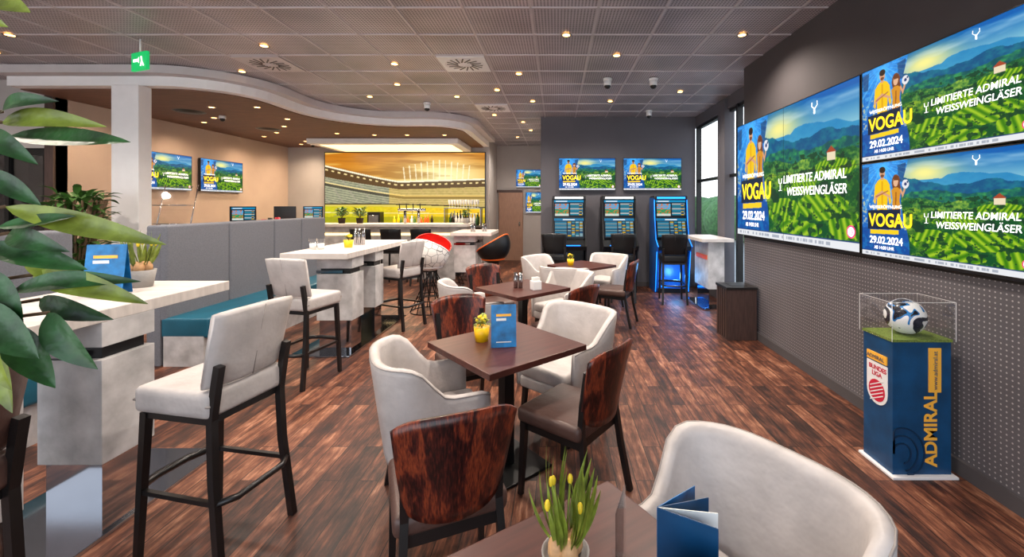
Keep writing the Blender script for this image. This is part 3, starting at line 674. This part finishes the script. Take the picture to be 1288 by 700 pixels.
# ---------------------------------------------------------------- bar
b=B()
b.box((-5.4,9.3,0),(-1.95,9.75,1.14),'cement'); b.box((-5.45,9.15,1.14),(-1.9,9.85,1.20),'cementtop',bev=.004)
b.box((-5.9,7.4,0),(-5.4,9.75,1.14),'cement'); b.box((-6.0,7.3,1.14),(-5.3,9.85,1.20),'cementtop',bev=.004)
b.box((-5.3,9.285,.95),(-2.0,9.30,1.0),'warm'); b.obj('bar_counter')
b=B(); b.box((-5.9,10.75,0),(-1.9,11.1,1.05),'bin'); b.box((-5.9,10.7,1.05),(-1.9,11.12,1.09),'steel'); b.box((-5.0,11.10,1.092),(-1.95,11.115,1.12),'warm'); b.obj('back_bar_cabinet')
def bottle(b,x,y,z,h,k):
    b.lathe([(.0,0),(.035,0),(.036,h*.6),(.014,h*.75),(.013,h),(0,h)],k,c=(x,y,z),n=12)
b=B()
for i in range(20):
    bottle(b,-2.68+.05*(i%10)*1.5,10.84+.13*(i//10),1.091,random.uniform(.26,.38),random.choice(['bottle','leaf','orangeS','bottle','whiteb','yellow']))
for i in range(12):
    bottle(b,-4.1+.085*i,10.86+.05*(i%2),1.091,random.uniform(.2,.3),random.choice(['bottle','leafm','orangeS','whiteb','yellow']))
b.obj('liquor_bottles')
b=B(); b.box((-2.82,10.76,1.52),(-1.9,11.1,1.54),'steel')
for x in (-2.81,-1.91): b.box((x-.01,10.76,1.091),(x+.01,11.1,1.54),'steel')
b.obj('glass_shelf')
b=B()
for i in range(11): b.lathe([(0,0),(.025,0),(.003,.01),(.003,.07),(.03,.10),(.034,.20)],'whiteb',c=(-2.72+.072*i,10.92,1.54),n=12)
b.obj('wine_glasses')
b=B()
b.tube([(-3.35,9.5,1.20),(-3.35,9.5,1.5)],.03,'chrome',n=12); b.tube([(-3.05,9.5,1.2),(-3.05,9.5,1.5)],.03,'chrome',n=12); b.tube([(-3.5,9.5,1.5),(-2.9,9.5,1.5)],.035,'chrome',n=12)
for x in(-3.45,-3.3,-3.15,-3.0):
    b.tube([(x,9.5,1.5),(x,9.4,1.49),(x,9.38,1.42)],.01,'chrome',n=8); b.tube([(x,9.45,1.52),(x,9.43,1.64)],.012,'black',n=8)
b.obj('beer_taps')
def monitor(x,y,rz,pic=True):
    e=empty('pos_monitor',(x,y,1.20),rz); b=B(); b.box((-.1,-.08,0),(.1,.1,.015),'blackmetal'); b.box((-.02,.0,.01),(.02,.03,.15),'blackmetal'); b.box((-.2,0,.10),(.2,.03,.38),'bezel',bev=.006); place(b.mesh('body'),'body',parent=e)
    if pic: place(G1,'display_panel',(0,-.003,.24),parent=e,scale=(.36,1,.24))
monitor(-5.65,7.75,math.radians(50)); monitor(-5.3,9.35,0.2); monitor(-5.62,8.9,math.radians(200),False)
b=B()
for i in range(7): b.lathe([(0,0),(.04,0),(.045,.1+.03*(i%3)),(.0,.1+.03*(i%3))],('whiteb','redink','black','steel')[i%4],c=((i%3-1)*.08,i*.07,0),n=12)
b.obj('counter_cups',(-5.6,8.15,1.201))
b=B(); b.box((-.16,-.13,0),(.16,.13,.34),'blackmetal',bev=.01); b.box((-.12,-.136,.08),(.12,-.13,.26),'steel'); b.box((-.10,-.16,0),(.10,-.13,.02),'steel'); b.cyl((0,-.15,.20),.012,.06,'chrome'); b.obj('coffee_machine',(-4.6,10.92,1.093))
def plant(name,x,y,z,pr,ph,potk,R,H,n,leafk='leaf',ll=.12,fl=0):
    b=B(); b.lathe([(0,0),(pr*.8,0),(pr,ph),(pr*.92,ph),(pr*.9,ph*.9),(0,ph*.9)],potk)
    for i in range(n):
        a=random.uniform(0,6.28); r=R*random.uniform(.1,.8); zz=ph+H*random.uniform(.1,.9); p=(r*math.cos(a)*.6,r*math.sin(a)*.6,zz)
        q=(p[0]+ll*math.cos(a),p[1]+ll*math.sin(a),zz+ll*random.uniform(-.3,.8)); b.leaf(p,q,ll*.45,leafk,n=4)
    for i in range(max(3,n//12)):
        a=random.uniform(0,6.28); b.tube([(0,0,ph*.9),(R*.3*math.cos(a),R*.3*math.sin(a),ph+H*.5),(R*.5*math.cos(a),R*.5*math.sin(a),ph+H*.85)],max(.002,pr*.05),'stem',n=5)
    for i in range(fl):
        a=random.uniform(0,6.28); r=R*random.uniform(0,.7); b.sph((r*math.cos(a),r*math.sin(a),ph+H*random.uniform(.6,1)),ll*.28,'flower',n=8)
    return b.obj(name,(x,y,z))
plant('potted_ficus',-5.30,4.75,0,.22,.55,'potgrey',.46,1.30,420,ll=.15,leafk='leafm')
plant('potted_primrose',-.47,2.70,.75,.05,.09,'yellow',.06,.06,40,ll=.035,leafk='leafy',fl=16)
plant('potted_primrose',.20,6.1,.75,.05,.09,'yellow',.06,.07,40,ll=.035,leafk='leafy',fl=14)
plant('potted_primrose',-2.47,5.1,1.10,.055,.09,'yellow',.06,.06,40,ll=.035,leafk='leafy',fl=14)
plant('potted_herb',-2.0,9.5,1.20,.07,.12,'potgrey',.12,.2,60,ll=.08,leafk='leafm')
plant('potted_herb',-4.75,9.5,1.20,.08,.12,'soil',.2,.22,90,ll=.1,leafk='leafm')
plant('potted_herb',-4.35,9.5,1.20,.08,.12,'soil',.2,.22,90,ll=.1,leafk='leafm')
def daff(name,x,y,z,s=1,n=14):
    b=B(); b.lathe([(0,0),(.038*s,0),(.05*s,.075*s),(.046*s,.075*s),(.044*s,.065*s),(0,.065*s)],'potgrey')
    for i in range(4):
        a=i*1.57+.4; b.sph((.02*s*math.cos(a),.02*s*math.sin(a),.085*s),.019*s,'bulb',sc=(1,1,1.4),n=10)
    for i in range(n):
        a=random.uniform(0,6.28); r=.02*s; q=random.uniform(.03,.085)*s; h=random.uniform(.14,.205)*s
        b.leaf((r*math.cos(a),r*math.sin(a),.08*s),(q*math.cos(a),q*math.sin(a),.05*s+h),.012*s,'leafy',up=(math.cos(a+1),math.sin(a+1),.2),droop=.06)
    for i in range(5):
        a=random.uniform(0,6.28); q=.05*s; h=.19*s; p=(q*math.cos(a),q*math.sin(a),h); b.tube([(.01*math.cos(a),.01*math.sin(a),.08*s),p],.0025*s,'leafy',n=5); b.sph(p,.006*s,'flower',sc=(1,1,2),n=8)
    return b.obj(name,(x,y,z))
daff('potted_daffodils',.02,.96,.75,1.08,34); daff('potted_daffodils',-2.55,2.64,1.10,1.4,18)
def menu(x,y,z,w,h,rz,k='bluecard'):
    b=B()
    for s in(-1,1):
        b.box((-w/2,s*h*.07-.001,0),(w/2,s*h*.07+.001,h),k,rot=Matrix.Rotation(s*.14,3,'X'))
    for i,(a,c,kk) in enumerate(((.62,.68,'paper'),(.72,.78,'orange'),(.12,.14,'paper'))):
        zc=h*(a+c)/2; yy=-(h*.07)+ (zc-h/2)*math.tan(.14)-.003
        b.box((-w*.3,yy-.0005,h*a),(w*(.3 if i else .1),yy+.0005,h*c),kk)
    return b.obj('folded_menu_card',(x,y,z+.001),rz)
menu(-.32,2.60,.75,.15,.25,math.radians(8)); menu(-2.53,2.42,1.10,.19,.28,math.radians(12))
def openbook(x,y,z,rz):
    b=B(); H=.175
    for a,k in((-.62,'navy'),(-.25,'paper'),(.15,'navy'),(.5,'bluecard')):
        r=Matrix.Rotation(a,3,'Z'); t=r@Vector((.065,0,0)); b.box((t.x-.065,t.y-.001,0),(t.x+.065,t.y+.001,H),k,rot=r)
        if k=='paper':
            for j in range(5): 
                q=r@Vector((.06,-.002,0)); b.box((q.x-.045,q.y-.0005,.04+j*.024),(q.x+.045,q.y+.0005,.044+j*.024),'steel',rot=r)
    return b.obj('brochure',(x,y,z+.001),rz)
openbook(.225,.96,.75,.1)
menu(.27,.86,.75,.13,.14,math.radians(-4),'navy')
b=B(); b.box((-.002,-.05,0),(.002,.05,.17),'glass'); b.box((-.03,-.05,0),(.03,.05,.004),'glass'); b.box((-.0035,-.045,.01),(-.0025,.045,.16),'tint'); b.obj('acrylic_menu_holder',(.15,1.0,.751),math.radians(-20))
def shakers(x,y,z,n=2,h=.14):
    b=B()
    for i in range(n): b.lathe([(0,0),(.022,0),(.022,h*.8),(.018,h*.82),(.018,h),(0,h)],'chrome',c=(i*.05,0,0),n=16)
    return b.obj('salt_and_pepper_shakers',(x,y,z))
shakers(-.42,4.42,.75,2,.16); shakers(-2.55,5.45,1.10,3,.2); shakers(-1.6,8.1,1.1,2,.16); shakers(-1.4,8.2,1.1,2,.14)
b=B(); b.box((-.045,-.045,0),(.045,.045,.09),'whiteb',bev=.006); 
for i in range(4): b.box((-.035,-.03+i*.018,.08),(.035,-.026+i*.018,.125),'paper')
b.obj('napkin_holder',(-.21,4.34,.75),.5)
b=B(); 
for dx in(0,.09): b.lathe([(0,0),(.035,0),(.04,.12),(.038,.12),(.033,.01),(0,.01)],'glass',c=(dx,0,0),n=16); b.lathe([(0,.012),(.033,.012),(.037,.07),(0,.07)],'whiteb',c=(dx,0,0),n=16)
b.obj('drinking_glasses',(-2.75,4.85,1.10))
b=B(); b.cyl((0,0,0),.2,.02,'chrome'); b.tube([(0,0,.02),(0,0,1.2)],.015,'chrome')
for z in(1.15,1.38,1.6): 
    b.box((-.2,-.02,z),(.2,-.014,z+.24),'glass',rot=Matrix.Rotation(-.4,3,'X')); b.tube([(-.2,-.05,z),(.2,-.05,z)],.006,'chrome'); b.tube([(-.2,.04,z+.22),(.2,.04,z+.22)],.004,'chrome')
b.tube([(-.2,-.05,1.15),(-.2,.12,1.85)],.006,'chrome'); b.tube([(.2,-.05,1.15),(.2,.12,1.85)],.006,'chrome'); b.box((-.16,-.02,1.2),(.16,-.015,1.38),'paper',rot=Matrix.Rotation(-.4,3,'X'))
b.obj('brochure_stand',(-4.55,5.1,0))
# ---------------------------------------------------------------- foreground plant
b=B(); b.lathe([(0,0),(.17,0),(.2,.4),(.18,.4),(.17,.36),(0,.36)],'potgrey',c=(-1.02,.62,0)); b.tube([(-1.02,.62,.36),(-1.0,.63,1.0),(-.96,.62,1.5),(-.94,.60,2.0)],.014,'stem',r2=.006)
LV=[((-.80,.62,1.735),(-.695,.60,1.745),.026,'leaf'),((-.79,.62,1.70),(-.595,.60,1.688),.038,'leaf'),((-.80,.60,1.70),(-.70,.58,1.655),.03,'leaf'),
((-.77,.60,1.598),(-.545,.60,1.545),.032,'leafy'),((-.79,.62,1.56),(-.68,.60,1.535),.03,'leaf'),((-.80,.6,1.545),(-.655,.60,1.51),.034,'leaf'),
((-.755,.62,1.50),(-.580,.61,1.46),.034,'leafy'),((-.80,.60,1.51),(-.72,.58,1.44),.034,'leaf'),((-.71,.60,1.45),(-.63,.59,1.375),.036,'leaf'),((-.80,.58,1.47),(-.675,.56,1.40),.046,'leaf'),
((-.78,.6,1.45),(-.735,.58,1.35),.036,'leafy'),((-.80,.60,1.89),(-.71,.58,1.86),.03,'leafy'),((-.82,.60,1.865),(-.74,.58,1.84),.028,'leafy'),((-.78,.6,1.57),(-.66,.59,1.585),.024,'leaf'),((-.76,.6,1.48),(-.60,.62,1.49),.028,'leaf'),((-.8,.6,1.65),(-.72,.6,1.60),.026,'leaf'),
((-.80,.62,1.72),(-.66,.63,1.715),.03,'leafy'),((-.80,.62,1.43),(-.70,.60,1.345),.04,'leaf'),((-.78,.64,1.53),(-.70,.62,1.48),.03,'leafy'),((-.82,.62,1.41),(-.76,.60,1.31),.034,'leafy'),((-.77,.64,1.46),(-.66,.64,1.43),.03,'leaf')]
for i,(p,q,w,k) in enumerate(LV):
    b.leaf(p,q,w*1.0,k,up=((i*37%10-5)*.06,-1,.35+.5*((i*7)%4)/3),droop=.10*(-1)**i*.6+.05,n=12); b.tube([(-.955,.61,p[2]-.03),p],.0025,'stem',n=5)
b.obj('rubber_plant')
# ---------------------------------------------------------------- ceiling fittings
def downlight(x,y,z,energy,warm=(1,.88,.76),lit=True):
    e=empty('recessed_downlight',(x,y,z)); b=B(); b.lathe([(.04,0),(.055,-.006),(.06,0)],'steel',n=20); b.lathe([(0,-.002),(.037,-.002)],'glow',n=20); place(b.mesh('lamp'),'lamp',parent=e)
    if not lit: return
    L=bpy.data.lights.new('spot','SPOT'); L.energy=energy; L.color=warm; L.spot_size=math.radians(150); L.spot_blend=.9; L.shadow_soft_size=.05
    o=bpy.data.objects.new('spot_lamp',L); COL.objects.link(o); o.parent=e; o.location=(0,0,-.03)
for x,y in ((-4.7,.9),(-2.9,1.6),(-1.1,1.8),(.7,1.8),(-4.7,3.4),(-2.9,3.6),(-1.1,3.6),(.9,3.4),(-6.6,3.6),(-3.2,4.7),(-2.0,5.3),(.7,5.0),(1.9,4.4),(-.5,5.7),(-3.0,6.9),(-1.6,6.9),(-.4,7.2),(.9,7.2),(1.9,6.6),(-.7,9.0),(-1.0,11.0),(-7.9,4.6),(-5.9,2.2)):
    downlight(x,y,CZ-.008,115)
for x,y in ((-5.6,4.4),(-4.1,5.6),(.1,4.4),(-2.3,6.2),(-.9,6.5),(-2.3,7.6),(-1.2,8.3),(-7.0,2.8),(-6.4,4.9),(-.6,10.0)):
    downlight(x,y,CZ-.008,0,lit=False)
for x,y in ((-6.4,6.3),(-5.3,6.6),(-6.4,7.8),(-5.2,8.2),(-6.4,9.4),(-4.6,9.0),(-6.3,10.6),(-3.2,9.2)):
    downlight(x,y,3.105,55,(1,.76,.52))
for x,y in ((-5.9,7.4),(-4.7,7.5),(-5.8,8.9),(-5.9,10.1),(-3.9,9.2),(-2.4,9.2),(-4.6,6.6)): downlight(x,y,3.105,0,lit=False)
def vent(x,y,k,z=CZ-.009):
    b=B(); b.box((-.28,-.28,-.01),(.28,.28,0),k)
    for i in range(16):
        a=2*math.pi*i/16; b.box((.15*math.cos(a)-.07,.15*math.sin(a)-.008,-.014),(.15*math.cos(a)+.07,.15*math.sin(a)+.008,-.009),'black',rot=Matrix.Rotation(a+.3,3,'Z'))
    b.lathe([(0,-.018),(.05,-.018),(.06,-.01)],k); b.lathe([(.235,-.01),(.24,-.016),(.25,-.01)],k); b.obj('air_vent',(x,y,z))
vent(-1.13,5.3,'whiteb'); vent(-3.53,5.3,'tbar'); vent(-1.13,7.7,'whiteb'); vent(-5.0,2.9,'tbar')
def cam(x,y):
    b=B(); b.cyl((0,0,-.03),.06,.03,'whiteb'); b.cyl((0,0,-.10),.05,.07,'whiteb'); b.sph((0,0,-.10),.045,'bezel',n=14); b.obj('security_camera',(x,y,CZ-.009))
cam(.70,5.9); cam(1.33,5.9); cam(-2.2,7.3); cam(1.7,7.9)
def cam2(x,y):
    b=B(); b.cyl((0,0,-.05),.05,.05,'whiteb'); b.sph((0,0,-.06),.04,'bezel',n=14); b.obj('security_camera',(x,y,3.10))
cam2(-5.6,7.2); cam2(-5.9,10.4)
for x,y in ((-5.9,6.9),(-5.7,8.5)):
    b=B(); b.lathe([(0,-.02),(.12,-.02),(.13,-.01),(.16,-.02),(.17,-.008),(.22,0)],'black'); b.obj('ceiling_speaker',(x,y,3.105))
b=B(); b.box((-.13,-.015,-.11),(.13,.015,.08),'green',bev=.004); b.box((-.09,-.018,-.02),(.0,-.0155,.01),'whitee'); b.tube([(.04,-.017,-.07),(.06,-.017,-.02),(.05,-.017,.03)],.008,'whitee',n=4); b.tube([(.06,-.017,-.02),(.09,-.017,-.07)],.008,'whitee',n=4); b.box((-.0,-.018,-.035),(.01,-.0155,.025),'whitee')
b.tube([(0,0,.08),(0,0,.22)],.008,'whiteb'); b.obj('exit_sign',(-4.36,4.5,3.12),-.35)
b=B(); b.box((3.2,-4,-.15),(30,40,-.05),'asphalt'); b.obj('exterior_ground')
b=B()
for i in range(14): b.sph((9+random.uniform(-.5,.5),14+i*1.7,.8),1.5,'hedge',sc=(1,1,.9),n=12)
b.obj('hedge')
# ---------------------------------------------------------------- light
w=bpy.data.worlds.new('World'); S.world=w; w.use_nodes=True; nt=w.node_tree; bg=nt.nodes['Background']
tc=nt.nodes.new('ShaderNodeTexCoord'); sp=nt.nodes.new('ShaderNodeSeparateXYZ'); nt.links.new(tc.outputs['Generated'],sp.inputs[0])
r=nt.nodes.new('ShaderNodeValToRGB'); r.color_ramp.elements[0].position=.0; r.color_ramp.elements[0].color=(.93,.95,.97,1); r.color_ramp.elements[1].position=.6; r.color_ramp.elements[1].color=(.6,.78,1,1)
nt.links.new(sp.outputs['Z'],r.inputs[0]); nt.links.new(r.outputs[0],bg.inputs[0]); bg.inputs[1].default_value=2.4
c=bpy.data.cameras.new('cam'); c.lens=15.1; c.sensor_width=36; c.shift_x=-56/1288; c.shift_y=-92/1288; c.clip_start=.02
o=bpy.data.objects.new('camera',c); COL.objects.link(o); o.location=(0,0,1.6); o.rotation_euler=(math.pi/2,0,0); S.camera=o
S.view_settings.view_transform='Standard'; S.view_settings.look='None'; S.view_settings.exposure=.25; S.view_settings.gamma=1.0
